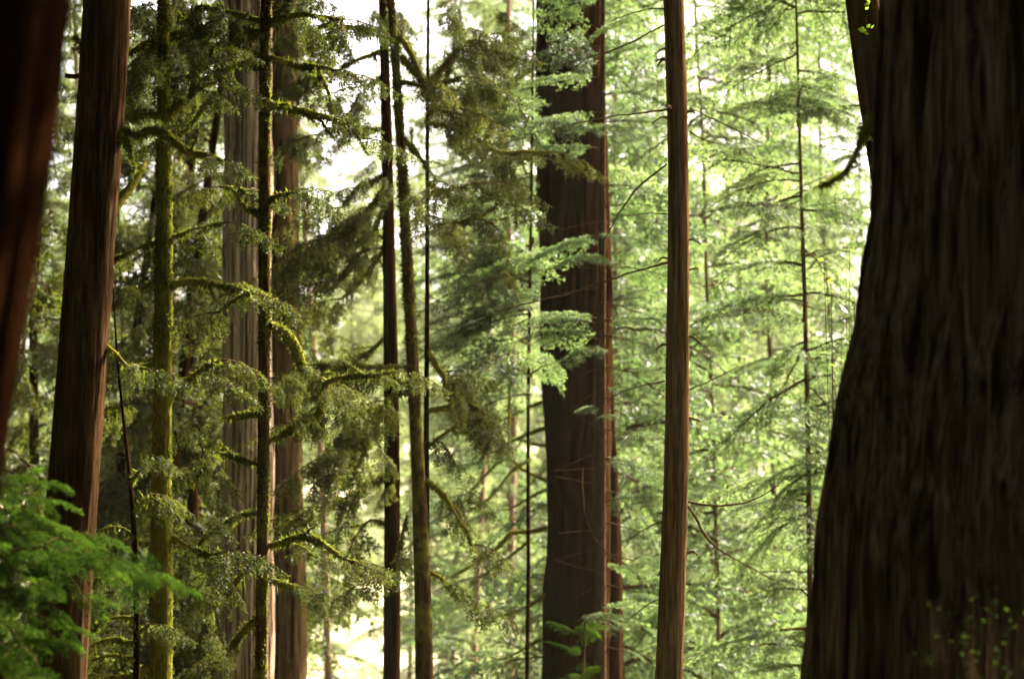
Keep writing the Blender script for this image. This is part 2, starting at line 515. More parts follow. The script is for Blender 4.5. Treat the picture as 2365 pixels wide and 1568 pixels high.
class Tree:
    def __init__(self, name, label, cat, Y, pts, mat, top_z, group=None, seed=0, **kw):
        self.Y = Y
        self.rows = trunk_path(pts, Y, top_z)
        self.o = self.rows[0, :3].copy()
        self.root = thing(name, self.o, label, cat, group)
        me, self.path, self.rad = trunk_mesh('trunk', self.rows, mat, seed=seed, origin=self.o, **kw)
        link('trunk', me, self.root)
        self.crown = Crown()
        self.moss = Crown()
        self.r = np.random.default_rng(seed + 5000)
        self.nleaf = 0

    def at_z(self, z):
        i = np.clip(np.searchsorted(self.path[:, 2], z), 0, len(self.path) - 1)
        return self.path[i], self.rad[i]

    def branch(self, r0, r1, pix, mat=None, dy=None, moss=0, moss_len=0.05, leaf=None, leaf_sp=0.25, leaf_size=0.5, leaf_from=0.25, hang=0.6, start_on_trunk=True):
        Y = self.Y
        L = sum(math.dist(pix[i], pix[i + 1]) for i in range(len(pix) - 1)) * M(Y)
        if dy is None:
            dy = float(self.r.normal(0, 0.25)) * L
        n = len(pix)
        w = [P(px, py, Y + dy * i / max(1, n - 1)) for i, (px, py) in enumerate(pix)]
        k = int(np.clip(L / 0.03, 16, 90))
        sp = spline(w, k)
        wob = np.cumsum(self.r.normal(0, 0.0022, (k, 3)), 0)
        wob -= np.linspace(0, 1, k)[:, None] * wob[-1]
        sp = sp + wob * np.sqrt(max(L, 0.3))
        rad = np.linspace(r0, r1, k) * M(Y) * (1.2 if moss > .5 else 1)
        rad = rad * (1 + 0.12 * np.sin(np.linspace(0, L * 9, k) + self.r.random() * 6))
        seg = 10
        U, VV = np.meshgrid(np.linspace(0, 1, seg, endpoint=False), np.linspace(0, 1, k))
        disp = 0.85 + 0.35 * vnoise(U, VV, 5, max(4, int(L * 12)), self.r)
        v, q = tube(sp - self.o, rad, seg, disp)
        V, Q, off = [v], [q], len(v)
        if moss >= .8 and L > .35:
            for j in range(int(min(9, L / .14))):
                t = self.r.uniform(.15, 1)
                i0 = int(t * (k - 1))
                d0 = sp[min(k - 1, i0 + 2)] - sp[max(0, i0 - 2)]
                d0 = d0 / (np.linalg.norm(d0) + 1e-9)
                up = self.r.uniform(-1.1, .55)
                dv = d0 * self.r.uniform(.2, .9) + np.array([self.r.normal(0, .35), self.r.normal(0, .5), up])
                dv /= np.linalg.norm(dv)
                l2 = self.r.uniform(.12, .42) * min(L, 1.5)
                m2 = 12
                pa = sp[i0] + dv * np.linspace(0, l2, m2)[:, None] + np.cumsum(self.r.normal(0, .035 * l2, (m2, 3)), 0) * np.linspace(0, 1, m2)[:, None] ** .5
                rr = np.linspace(rad[i0] * .5, rad[i0] * .14, m2)
                v2, q2 = tube(pa - self.o, rr, 6)
                V.append(v2); Q.append(q2 + off); off += len(v2)
                self.moss.raw(tufts(pa, rr, moss * 500, moss_len * .4, self.r, hang, 0.006 * (1 + Y / 40)), 0.35)
        link('branch', mesh_from('branch', np.concatenate(V), np.concatenate(Q), [mat or B_LIMB]), self.root)
        if moss:
            self.moss.raw(tufts(sp, rad, moss * 1100, moss_len * .55, self.r, hang, 0.007 * (1 + Y / 40)), 0.4)
            self.moss.raw(tufts(sp, rad * .5, moss * 40, moss_len * 1.8, self.r, 2.2, 0.004 * (1 + Y / 40)), 0.3)
        if leaf:
            d = np.linspace(0, 1, k)
            m = max(1, int(L * (1 - leaf_from) / leaf_sp))
            for j in range(m):
                t = leaf_from + (1 - leaf_from) * (j + self.r.random()) / m
                p = np.array([np.interp(t, d, sp[:, c]) for c in range(3)])
                tan = sp[min(k - 1, int(t * k) + 1)] - sp[max(0, int(t * k) - 2)]
                az = math.atan2(tan[1], tan[0]) + self.r.choice([-1, 1]) * R(self.r.uniform(25, 75))
                self.crown.add(leaf[self.r.integers(len(leaf))], p, az, R(self.r.normal(-12, 14)), leaf_size * self.r.uniform(0.6, 1.25), R(self.r.normal(0, 25)), self.r)
                self.nleaf += 1
            p = sp[-1]
            tan = sp[-1] - sp[-4]
            self.crown.add(leaf[0], p, math.atan2(tan[1], tan[0]), R(-10), leaf_size, 0, self.r)

    def bough_px(self, proto, px, py, az_deg, size, pitch=-6, dY=0.0, roll=0):
        p = P(px, py, self.Y + dY)
        self.crown.add(proto, p, R(az_deg), R(pitch), size, R(roll), self.r)

    def boughs(self, protos, n, z0, z1, size, keep=1.0, az=None, gaps=True):
        for i in range(n):
            z = self.r.uniform(z0, z1)
            p, rd = self.at_z(z)
            a = self.r.uniform(0, 2 * math.pi) if az is None else R(self.r.uniform(*az))
            s = size * self.r.uniform(0.55, 1.25)
            tip = p + np.array([math.cos(a), math.sin(a), -0.1]) * s * 0.6
            if gaps and in_gap(tip, self.r):
                continue
            self.crown.add(protos[self.r.integers(len(protos))], p, a, R(self.r.normal(-2, 14)), s, R(self.r.normal(0, 24)), self.r)

    def curtain(self, spots, protos=None, dY=.5):
        for px, py, sx, sy, n, size in spots:
            for j in range(n):
                p = P(px + self.r.normal(0, sx), py + self.r.normal(0, sy), self.Y + self.r.normal(0, dY))
                pr = protos or DROOP
                a = math.atan2(p[1] - self.Y, p[0] - self.at_z(p[2])[0][0]) + self.r.normal(0, .6)
                self.crown.add(pr[self.r.integers(len(pr))], p, a, R(self.r.normal(-28, 18)), size * self.r.uniform(.6, 1.3), R(self.r.normal(0, 25)), self.r)

    def overhead(self, n, size, protos=None, z1=None, lift=0.0):
        z0 = CZ + self.Y * 0.24 + 0.3 * size + .8 + lift
        z1 = z1 or self.rows[-1, 2]
        for i in range(n):
            z = self.r.uniform(z0, z1)
            p, rd = self.at_z(z)
            a = self.r.uniform(0, 2 * math.pi)
            f = (z - z0) / (z1 - z0)
            pr = protos or FARB
            self.crown.add(pr[self.r.integers(len(pr))], p, a, R(self.r.normal(8, 8)), size * (1.05 - .6 * f) * self.r.uniform(.7, 1.15), R(self.r.normal(0, 14)), self.r)

    def trunk_moss(self, per_m, ln, z0=None, z1=None, down=0.5):
        sel = np.ones(len(self.path), bool)
        if z0 is not None:
            sel = (self.path[:, 2] > z0) & (self.path[:, 2] < z1)
        self.moss.raw(tufts(self.path[sel], self.rad[sel], per_m, ln, self.r, down, 0.016), 0.45)

    def done(self, leaf=None, wood=None):
        if self.crown.lv:
            link('crown', self.crown.mesh('crown', leaf or L_HEM, wood or B_TWIG, self.o), self.root)
        if self.moss.lv:
            link('moss', self.moss.mesh('moss', L_MOSS, B_TWIG, self.o), self.root)
        return self


GAPS = [(790, 440, 95, 150, .93), (765, 890, 70, 60, .9), (855, 1290, 75, 200, .93), (965, 640, 45, 160, .85), (1100, 520, 90, 40, .6),
        (1905, 110, 34, 80, .98), (1735, 95, 70, 35, .9), (1830, 640, 60, 70, .85), (1460, 180, 40, 60, .7), (1690, 300, 60, 40, .6),
        (310, 570, 60, 40, .85), (340, 1110, 60, 60, .6), (1200, 1320, 60, 60, .7), (760, 1300, 60, 90, .8), (1440, 1230, 40, 80, .6),
        (1120, 860, 60, 40, .7), (720, 200, 40, 60, .6), (1150, 640, 50, 30, .6), (450, 580, 50, 60, .6), (1010, 250, 50, 40, .6),
        (1850, 1290, 50, 60, .6), (1660, 850, 70, 40, .5), (470, 240, 50, 50, .6)]


def in_gap(p, r):
    x, y = to_px(p)
    x, y = float(x[0]), float(y[0])
    for gx, gy, rx, ry, k in GAPS:
        if ((x - gx) / rx) ** 2 + ((y - gy) / ry) ** 2 < 1 and r.random() < k:
            return True
    return False


# ---- far left, close and out of focus
t = Tree('redwood_tree', 'close blurred red brown redwood trunk leaning at the left edge', 'tree', 5.0,
         [(-40, 0, 222), (-72, 250, 222), (-102, 480, 222), (-140, 760, 224), (-170, 900, 226), (-228, 1080, 230), (-330, 1400, 236), (-370, 1568, 240)],
         B_NEARRED, 18, seed=1, seg=120, step=0.04, flute=0.10, fine=0.05, lump=0.012, nf=18, wave=0.03)
t.overhead(70, 3.6, lift=2.0)
t.done()

# ---- second trunk
t2 = Tree('fir_tree', 'straight reddish brown trunk beside the blurred redwood, broken stubs on its right side', 'tree', 15.0,
          [(251, 0, 56), (240, 250, 55), (208, 590, 57), (190, 780, 58), (173, 1040, 58), (156, 1290, 58), (138, 1568, 59)],
          B_RED, 20, seed=2, seg=90, step=0.06, flute=0.05, fine=0.035, lump=0.02, nf=24)
t2.branch(9, 6, [(285, 300), (320, 312), (350, 297), (375, 300), (400, 325), (440, 352), (480, 362), (507, 372)], moss=1.6, moss_len=.05, dy=-.4, leaf=DROOP, leaf_sp=.4, leaf_size=.3, leaf_from=.7)
t2.branch(13, 4, [(256, 490), (285, 452), (310, 420), (330, 385), (340, 372)], mat=B_LIMB, dy=.25, moss=.3)
t2.branch(9, 3, [(272, 305), (292, 330), (304, 362), (306, 392)], mat=B_LIMB, dy=-.2, moss=1.2)
t2.branch(5, 3, [(200, 115), (185, 100), (172, 84)], moss=.8)
t2.branch(4, 2, [(195, 112), (178, 113), (164, 112)], moss=.8)
t2.branch(7, 6, [(195, 175), (170, 176), (150, 175)], mat=B_DARK)
t2.branch(7, 3, [(245, 800), (270, 822), (300, 850), (330, 852)], moss=1, leaf=DROOP, leaf_sp=.3, leaf_size=.35)
t2.overhead(80, 4.2)
t2.done(L_DULL)

# ---- the mossy post
t3 = Tree('mossy_tree', 'slim trunk coated in yellow green moss, right of the reddish brown trunk', 'tree', 18.0,
          [(378, 0, 9), (380, 180, 14), (380, 270, 18), (381, 350, 19), (377, 600, 20), (376, 800, 20), (375, 1050, 24), (372, 1300, 25), (371, 1568, 26)],
          B_MOSSY, 16, seed=3, seg=60, step=0.05, flute=0.08, fine=0.06, lump=0.06, nf=9)
t3.trunk_moss(5200, 0.022)
for a in [
    (9, 6, [(362, 655), (320, 672), (285, 690), (257, 712)]),
    (7, 4, [(398, 658), (440, 652), (480, 654), (520, 663), (548, 668), (575, 680)]),
    (5, 2, [(575, 676), (545, 690), (505, 722)]),
    (3, 2, [(366, 558), (330, 570), (258, 600)]),
    (3, 1.5, [(398, 548), (450, 530), (515, 515)]),
    (9, 6, [(355, 845), (312, 850), (275, 868), (250, 880)]),
    (7, 3, [(375, 280), (340, 260), (310, 275), (285, 270)]),
    (8, 3, [(385, 270), (420, 240), (455, 205), (500, 190)]),
    (7, 3, [(375, 180), (350, 160), (320, 170), (290, 165)]),
    (6, 3, [(400, 900), (430, 880), (470, 850), (510, 830)]),
    (5, 2, [(398, 1240), (440, 1265), (490, 1280), (530, 1270)]),
    (6, 3, [(350, 1350), (300, 1335), (250, 1340), (205, 1345)]),
    (9, 5, [(345, 1540), (310, 1560), (270, 1565), (215, 1560)]),
]:
    t3.branch(*a, moss=1.3, leaf=DROOP, leaf_sp=.3, leaf_size=.42, leaf_from=.3)
t3.curtain([(335, 125, 26, 16, 6, .34), (405, 95, 30, 14, 6, .34), (312, 215, 18, 18, 4, .3), (445, 130, 24, 14, 3, .28), (330, 30, 36, 20, 7, .36), (440, 20, 34, 16, 5, .34), (290, 930, 18, 22, 3, .26), (465, 1050, 18, 24, 4, .3), (472, 1190, 14, 30, 4, .3), (475, 1350, 14, 30, 4, .3), (470, 1470, 18, 22, 4, .3), (300, 765, 16, 16, 2, .24), (250, 1290, 20, 14, 3, .26)], dY=.35)
t3.overhead(60, 3.0, z1=16)
t3.done(L_DULL)

# ---- fused pair of big grey redwoods
ta = Tree('redwood_tree', 'big pale grey fluted redwood trunk behind a thin mossy stem', 'tree', 35.0,
          [(573, 0, 55), (573, 300, 56), (572, 784, 57), (571, 1200, 58), (571, 1568, 60)], B_GREY, 26, seed=4, seg=110, step=0.1, flute=0.13, fine=0.07, lump=0.02, nf=16)
ta.overhead(80, 4.5)
ta.done(L_DULL)
tb = Tree('redwood_tree', 'darker moss streaked redwood trunk fused to the right of the pale grey one', 'tree', 36.6,
          [(638, 0, 42), (641, 200, 46), (643, 700, 48), (645, 1000, 51), (648, 1200, 53), (652, 1568, 55)], B_GREYMOSS, 26, seed=5, seg=110, step=0.1, flute=0.13, fine=0.07, lump=0.04, nf=16)
tb.boughs(DROOP, 6, 6, 9.5, .9, az=(200, 340))
tb.overhead(70, 4.5)
tb.done(L_DULL)

# ---- thin mossy stem with the long mossy limbs
t5 = Tree('mossy_tree', 'thin mossy stem with long crooked limbs standing in front of the grey redwoods', 'tree', 18.6,
          [(614, 0, 11), (611, 200, 13), (611, 500, 13), (610, 750, 13), (612, 1000, 12.5), (609, 1200, 13), (603, 1400, 13), (601, 1568, 14)],
          B_SPRUCE, 15, seed=6, seg=40, step=0.05, flute=0.05, fine=0.05, lump=0.10, nf=7)
t5.trunk_moss(1800, 0.018)
for k, a in enumerate([
    (11, 7, [(602, 80), (560, 74), (525, 72), (475, 70), (435, 74), (400, 86), (360, 110), (308, 152)]),
    (6, 4, [(604, 48), (565, 38), (530, 30), (490, 24), (463, 20), (430, 36), (380, 76), (303, 122)]),
    (5, 5, [(600, 132), (575, 118), (555, 105), (525, 74), (520, 40)]),
    (7, 3, [(600, 152), (570, 146), (545, 150), (508, 166), (470, 186), (432, 212), (398, 252), (366, 290)]),
    (5, 3, [(510, 166), (480, 185), (450, 180), (420, 178), (395, 190)]),
    (4, 2, [(520, 90), (490, 120), (462, 165), (448, 182)]),
    (5, 2, [(500, 215), (478, 240), (452, 275), (415, 318)]),
    (5, 3, [(602, 500), (580, 486), (560, 470), (545, 450), (530, 434), (516, 432)]),
    (4, 3, [(545, 452), (555, 438), (568, 442)]),
    (8, 4, [(622, 246), (655, 247), (690, 256), (730, 266), (770, 277), (808, 290), (828, 302), (842, 322)]),
    (10, 8, [(622, 752), (640, 756), (658, 768), (676, 792), (688, 820), (700, 848), (722, 868), (752, 884)]),
    (5, 3, [(752, 884), (790, 872), (830, 866), (880, 862), (915, 858)]),
    (9, 3, [(752, 884), (748, 925), (735, 955), (690, 975)]),
    (7, 3, [(620, 64), (640, 36), (664, 8), (680, -20)]),
    (6, 3, [(622, 52), (660, 44), (700, 36), (745, 40), (790, 46)]),
    (6, 3, [(622, 130), (650, 140), (680, 150), (720, 152), (760, 160), (800, 172)]),
    (4, 2, [(730, 155), (745, 185), (760, 220), (768, 262)]),
    (7, 4, [(618, 1262), (650, 1252), (680, 1240), (708, 1234), (735, 1246), (765, 1268), (800, 1290), (838, 1302)]),
    (6, 5, [(612, 1334), (640, 1344), (680, 1356)]),
    (4, 3, [(620, 460), (645, 452), (670, 447)]),
    (5, 3, [(600, 955), (560, 960), (520, 965), (490, 985)]),
    (4, 2, [(622, 1020), (660, 1000), (700, 965), (740, 930)]),
    (4, 2, [(600, 1075), (560, 1062), (520, 1050), (470, 1080), (440, 1095)]),
    (6, 3, [(595, 1430), (560, 1460), (530, 1500), (500, 1530)]),
    (5, 2, [(600, 1180), (550, 1190), (500, 1220), (460, 1255)]),
    (6, 2, [(590, 1300), (555, 1330), (525, 1370), (490, 1400)]),
]):
    t5.branch(*a, moss=1.5, moss_len=.05, leaf=DROOP, leaf_sp=.34 if k < 7 else .42, leaf_size=.38, leaf_from=.35)
t5.curtain([(752, 915, 12, 20, 4, .22), (665, 878, 22, 10, 4, .28), (760, 1310, 28, 18, 4, .22), (715, 1350, 10, 32, 4, .22), (560, 655, 18, 10, 3, .24), (545, 30, 36, 18, 5, .36), (690, 40, 36, 16, 4, .34), (690, 965, 24, 12, 3, .26)], dY=.3)
t5.overhead(60, 3.0, z1=15)
t5.done(L_DULL)

# ---- the pair and the wand between centre and left
t6a = Tree('spruce_tree', 'straight bare lower trunk, left of two close dark trunks left of centre', 'tree', 29.0,
           [(884, 0, 9), (893, 250, 13), (898, 640, 15), (906, 900, 17), (907, 1200, 19), (904, 1568, 20)], B_DARK, 20, seed=7, seg=48, step=0.08, flute=0.06, fine=0.04, lump=0.03, nf=12)
for a in [
    (7, 4, [(905, 66), (870, 72), (830, 70), (790, 62), (740, 60)]),
    (6, 2, [(895, 430), (860, 470), (815, 525), (770, 570), (738, 592)]),
    (6, 2, [(895, 470), (868, 520), (850, 560), (820, 600), (780, 650)]),
    (6, 2, [(898, 395), (870, 415), (820, 440), (790, 480)]),
    (5, 2, [(900, 560), (870, 600), (840, 640), (790, 690)]),
    (12, 8, [(908, 952), (880, 946), (858, 955), (835, 985), (818, 1020), (812, 1060)]),
    (6, 3, [(880, 948), (850, 990), (840, 1040), (825, 1080)]),
    (5, 3, [(895, 845), (850, 848), (800, 845), (735, 842)]),
    (4, 2, [(890, 780), (850, 815), (800, 832), (740, 850)]),
    (5, 2, [(890, 1100), (850, 1120), (800, 1150), (740, 1170)]),
    (4, 2, [(890, 1210), (860, 1200), (835, 1215)]),
    (6, 3, [(890, 170), (865, 190), (840, 200)]),
    (5, 2, [(890, 300), (860, 300), (800, 290), (760, 310)]),
    (5, 2, [(885, 120), (850, 130), (800, 150), (760, 180)]),
]:
    t6a.branch(*a, moss=1.1, moss_len=.08, leaf=DROOP, leaf_sp=.2, leaf_size=.8, leaf_from=.12)
t6a.curtain([(850, 965, 20, 12, 9, .42), (832, 1030, 18, 18, 7, .42), (855, 500, 26, 20, 6, .45), (795, 565, 22, 20, 6, .45), (835, 610, 26, 16, 4, .4), (785, 690, 26, 18, 2, .38), (880, 395, 12, 16, 5, .4), (865, 1125, 22, 20, 4, .4), (775, 1145, 22, 20, 3, .38), (842, 215, 20, 18, 4, .4), (900, 30, 28, 22, 6, .5)])
t6a.overhead(60, 2.8)
t6a.done(L_DULL)
t6b = Tree('spruce_tree', 'mossy trunk leaning slightly, right of two close dark trunks left of centre', 'tree', 26.0,
           [(906, 0, 8), (915, 80, 10), (925, 350, 10), (944, 640, 14), (957, 950, 13), (977, 1200, 19), (980, 1568, 20)], B_SPRUCE, 17, seed=8, seg=48, step=0.07, flute=0.06, fine=0.05, lump=0.06, nf=8)
t6b.trunk_moss(1200, 0.035, 4.0, 12)
for a in [
    (6, 3, [(922, 85), (945, 120), (965, 165), (985, 195), (1020, 190), (1065, 178)]),
    (5, 2, [(925, 190), (960, 195), (1000, 210), (1030, 250)]),
    (7, 3, [(925, 130), (950, 160), (975, 190), (1000, 230), (1020, 260)]),
    (5, 2, [(930, 320), (960, 350), (985, 385), (1010, 420)]),
    (5, 3, [(955, 910), (930, 905), (905, 913), (890, 925)]),
    (5, 2, [(985, 1110), (1020, 1140), (1055, 1195), (1080, 1230), (1088, 1258)]),
    (5, 2, [(990, 1320), (1025, 1340), (1050, 1370), (1062, 1388)]),
    (3, 2, [(940, 1190), (925, 1260), (915, 1330)]),
    (4, 2, [(945, 890), (900, 880), (860, 872), (800, 878)]),
    (5, 3, [(945, 850), (905, 846), (870, 850)]),
    (5, 2, [(930, 440), (960, 470), (970, 500)]),
]:
    t6b.branch(*a, moss=1.0, moss_len=.06, leaf=DROOP, leaf_sp=.3, leaf_size=.65, leaf_from=.25)
t6b.done(L_DULL)
t6c = Tree('hemlock_tree', 'wand thin dark stem just right of the two close trunks, mossy boughs spreading right', 'tree', 27.0,
           [(989, 0, 3), (987, 200, 4.5), (987, 700, 5), (984, 1000, 6.5), (986, 1568, 8)], B_DARK, 11, seed=9, seg=20, step=0.1, flute=0.03, fine=0.03, lump=0.04, nf=6)
for a in [
    (6, 3, [(987, 285), (1030, 290), (1060, 300), (1090, 318), (1130, 340), (1165, 352), (1215, 352), (1270, 352)]),
    (6, 4, [(987, 200), (1020, 160), (1060, 110), (1085, 95), (1120, 98)]),
    (5, 2, [(1060, 110), (1040, 150), (1030, 200)]),
    (6, 3, [(1085, 95), (1105, 130), (1110, 170)]),
    (4, 2, [(987, 420), (1020, 440), (1080, 430), (1140, 420)]),
    (4, 2, [(1000, 520), (1050, 515), (1100, 505), (1150, 470)]),
    (6, 3, [(990, 810), (1010, 850), (1025, 870), (1030, 905), (1045, 930)]),
    (5, 3, [(990, 950), (1040, 940), (1080, 930), (1110, 960), (1120, 1000)]),
    (4, 2, [(990, 1030), (1030, 1000), (1060, 980)]),
]:
    t6c.branch(*a, moss=.8, moss_len=.06, leaf=DROOP, leaf_sp=.3, leaf_size=.6, leaf_from=.15)
t6c.curtain([(1035, 890, 18, 22, 6, .42), (1075, 950, 22, 22, 6, .42), (1085, 105, 22, 14, 9, .42), (1108, 150, 12, 26, 5, .35), (1040, 185, 20, 16, 4, .42), (1060, 315, 28, 12, 3, .38), (1130, 350, 30, 10, 3, .36), (1070, 520, 30, 10, 2, .38), (1100, 620, 32, 10, 2, .38), (1060, 1130, 22, 18, 3, .38), (1040, 30, 34, 22, 6, .48), (1150, 45, 34, 24, 5, .48)])
t6c.done(L_DULL)

# ---- centre: massive dark trunk, its twin behind and the slim stem on its face
t7 = Tree('redwood_tree', 'massive dark brown redwood trunk right of the centre, crossed by thin twigs', 'tree', 34.0,
          [(1314, 0, 74), (1318, 250, 75), (1322, 420, 78), (1324, 560, 80), (1326, 850, 79), (1336, 970, 72), (1337, 1150, 72), (1330, 1300, 78), (1334, 1400, 75), (1331, 1568, 75)],
          B_DARK, 30, seed=10, seg=140, step=0.07, flute=0.15, fine=0.07, lump=0.07, nf=16)
t7.branch(5, 3, [(1285, 0), (1310, 30), (1325, 50), (1338, 75), (1341, 95), (1333, 118)], mat=B_DEAD, dy=-.6)
for a in [
    (4, 1.5, [(1262, 840), (1225, 838), (1190, 845), (1150, 862)]),
    (4, 1.5, [(1268, 920), (1230, 935), (1180, 960), (1120, 985)]),
    (6, 2, [(1270, 985), (1225, 1000), (1180, 1020), (1140, 1045)]),
    (5, 2, [(1265, 1030), (1230, 1025), (1200, 1015)]),
    (6, 3, [(1262, 1220), (1225, 1228), (1180, 1232), (1150, 1262), (1100, 1300), (1045, 1330)]),
    (4, 2, [(1262, 1130), (1220, 1150), (1180, 1175)]),
    (5, 2, [(1262, 1370), (1230, 1395), (1190, 1412), (1120, 1428)]),
    (4, 2, [(1262, 1470), (1220, 1490), (1170, 1520)]),
    (5, 2, [(1262, 1110), (1210, 1085), (1170, 1060), (1120, 1100), (1080, 1140)]),
]:
    t7.branch(*a, leaf=FINE, leaf_sp=.45, leaf_size=.75, leaf_from=.3, moss=.3)
t7.overhead(130, 5.0)
t7.done(L_HEM)
t7b = Tree('redwood_tree', 'crooked dark trunk half hidden behind the right edge of the massive trunk', 'tree', 36.0,
           [(1368, 0, 20), (1372, 250, 22), (1378, 400, 30), (1382, 560, 31), (1384, 870, 29), (1394, 1000, 27), (1408, 1200, 32), (1412, 1340, 31), (1405, 1568, 32)],
           B_DARK, 24, seed=12, seg=60, step=0.1, flute=0.08, fine=0.05, lump=0.07, nf=12).done()
t7c = Tree('hemlock_tree', 'slim brown hemlock stem against the face of the massive dark trunk, green sprays', 'tree', 30.0,
           [(1393, 0, 5), (1392, 400, 7), (1390, 700, 9), (1388, 1000, 11), (1386, 1300, 13), (1386, 1568, 14)], B_TWIG, 14, seed=13, seg=30, step=0.1, flute=0.04, fine=0.03, lump=0.02, nf=10)
for px, py, az, s in [(1392, 540, 185, .95), (1392, 560, 200, .8), (1391, 590, 230, .8), (1392, 545, 300, .5), (1391, 600, 250, .8), (1391, 545, 355, .9), (1390, 735, 185, .8), (1390, 750, 200, .95), (1390, 790, 190, .85), (1390, 800, 230, .7), (1390, 740, 340, .8),
                      (1392, 260, 185, .95), (1392, 290, 205, .95), (1392, 320, 240, .85), (1392, 345, 195, .85), (1392, 300, 280, .8), (1392, 60, 190, .9), (1392, 110, 210, .9), (1392, 150, 240, 1), (1392, 20, 220, .9), (1392, 80, 280, .8), (1392, 180, 190, .9),
                      (1388, 940, 220, .35), (1388, 960, 290, .35), (1392, 220, 330, .9), (1392, 430, 345, .9), (1391, 620, 345, .9), (1388, 900, 350, .6), (1387, 1060, 350, .7), (1387, 1160, 345, .6), (1387, 1310, 345, .6), (1386, 1420, 280, .8), (1386, 1400, 340, .8), (1391, 480, 350, .8)]:
    t7c.bough_px(FINE[t7c.r.integers(4)], px, py, az, s, t7c.r.normal(0, 8), 0, t7c.r.normal(0, 20))
for k in range(22):
    y = 470 + k * 47 + t7c.r.uniform(-12, 12)
    l = t7c.r.uniform(50, 115)
    s = -1 if k % 5 else 1
    yy = t7c.r.uniform(-30, 55)
    t7c.branch(1.0, .5, [(1390, y), (1390 + s * l * .4, y + yy * .3), (1390 + s * l * .75, y + yy * .7), (1390 + s * l, y + yy)], mat=B_TWIG, dy=-.3)
t7c.branch(2, 1, [(1345, 1080), (1347, 1140), (1352, 1190), (1368, 1235), (1395, 1270), (1430, 1302)], mat=B_TWIG, dy=-.2)
for k in range(12):
    y = 700 + k * 72
    t7c.branch(2.2, .8, [(1390, y), (1420, y + 6), (1455, y + 16), (1490 + t7c.r.uniform(-20, 20), y + t7c.r.uniform(0, 45))], mat=B_TWIG, leaf=FINE, leaf_sp=.5, leaf_size=.4, leaf_from=.5)
t7c.done(L_HEM)

t7d = Tree('hemlock_tree', 'slender dark hemlock stem left of the massive trunk, layered green boughs', 'tree', 32.5,
           [(1232, 0, 2.5), (1230, 250, 3), (1225, 600, 3.5), (1218, 1000, 4), (1222, 1300, 4.5), (1216, 1568, 5)], B_DARK, 12, seed=22, seg=20, step=0.1, flute=0.03, fine=0.03, lump=0.05, nf=6)
for i in range(62):
    y = t7d.r.uniform(150, 930)
    if in_gap(P(1140, y, 32), t7d.r):
        continue
    t7d.bough_px(FINE[t7d.r.integers(4)], 1228, y, 180 + t7d.r.normal(0, 42), t7d.r.uniform(.7, 1.5) * (1 if y > 450 else .8), t7d.r.normal(-4, 10), 0, t7d.r.normal(0, 24))
for a in [
    (4, 1.5, [(1226, 480), (1180, 500), (1120, 515), (1060, 520)]), (4, 1.5, [(1226, 590), (1170, 600), (1100, 620), (1020, 640)]), (4, 1.5, [(1224, 690), (1180, 700), (1120, 690)]),
    (4, 1.5, [(1224, 870), (1190, 850), (1178, 900), (1176, 1040)]), (4, 1.5, [(1222, 1060), (1180, 1090), (1130, 1150), (1080, 1180)]), (4, 1.5, [(1222, 1250), (1170, 1290), (1110, 1330)]),
]:
    t7d.branch(*a, mat=B_LIMB, moss=.4, leaf=FINE, leaf_sp=.3, leaf_size=.55)
t7d.done(L_HEM)

# ---- the clean brown pole
t8 = Tree('cedar_tree', 'clean warm brown pole like trunk with straight dead twigs, right of the massive trunk', 'tree', 22.0,
          [(1556, 0, 24), (1567, 250, 25), (1570, 400, 25), (1569, 700, 26), (1563, 1000, 27), (1558, 1300, 28), (1544, 1568, 33)], B_WARM, 20, seed=14, seg=60, step=0.05, flute=0.07, fine=0.05, lump=0.05, nf=14)
for k in range(14):
    y = t8.r.uniform(20, 1540)
    s = t8.r.choice([-1, 1])
    t8.branch(3.2, 1.6, [(1565 + 18 * s, y), (1565 + s * 34, y - 4), (1565 + s * t8.r.uniform(40, 62), y + t8.r.uniform(-8, 16))], mat=B_TWIG)
for a in [
    (2.5, 1.5, [(1540, 380), (1500, 410), (1460, 450), (1420, 510), (1395, 555)]),
    (2.6, 1.3, [(1545, 606), (1490, 622), (1430, 640), (1300, 680), (1140, 720)]),
    (2.2, 1, [(1540, 56), (1460, 96), (1400, 122), (1320, 145), (1250, 160)]),
    (2.2, 1.2, [(1550, 252), (1500, 258), (1450, 266), (1380, 276), (1310, 290)]),
    (2, .8, [(1592, 250), (1640, 272), (1700, 300), (1760, 332)]),
    (3, 1.2, [(1588, 1158), (1640, 1168), (1700, 1166), (1750, 1150), (1800, 1120)]),
    (3, 1, [(1588, 1165), (1610, 1200), (1640, 1250), (1690, 1290), (1780, 1335)]),
    (1.8, .8, [(1592, 305), (1630, 325), (1670, 335)]),
    (2, 1, [(1535, 880), (1490, 890), (1440, 905), (1400, 930)]),
    (2, 1, [(1545, 20), (1500, 22), (1450, 34), (1410, 50)]),
    (1.8, .8, [(1535, 1200), (1490, 1220), (1450, 1250)]),
    (2, .8, [(1530, 1380), (1490, 1400), (1440, 1440)]),
    (1.8, .8, [(1590, 900), (1640, 880), (1700, 850)]),
    (1.6, .8, [(1548, 495), (1500, 494), (1440, 500)]),
]:
    t8.branch(*a, mat=B_TWIG)
t8.branch(4, 3, [(1560, 262), (1548, 246), (1540, 244)], mat=B_PALE, dy=-.15)
t8.overhead(70, 3.6)
t8.done()

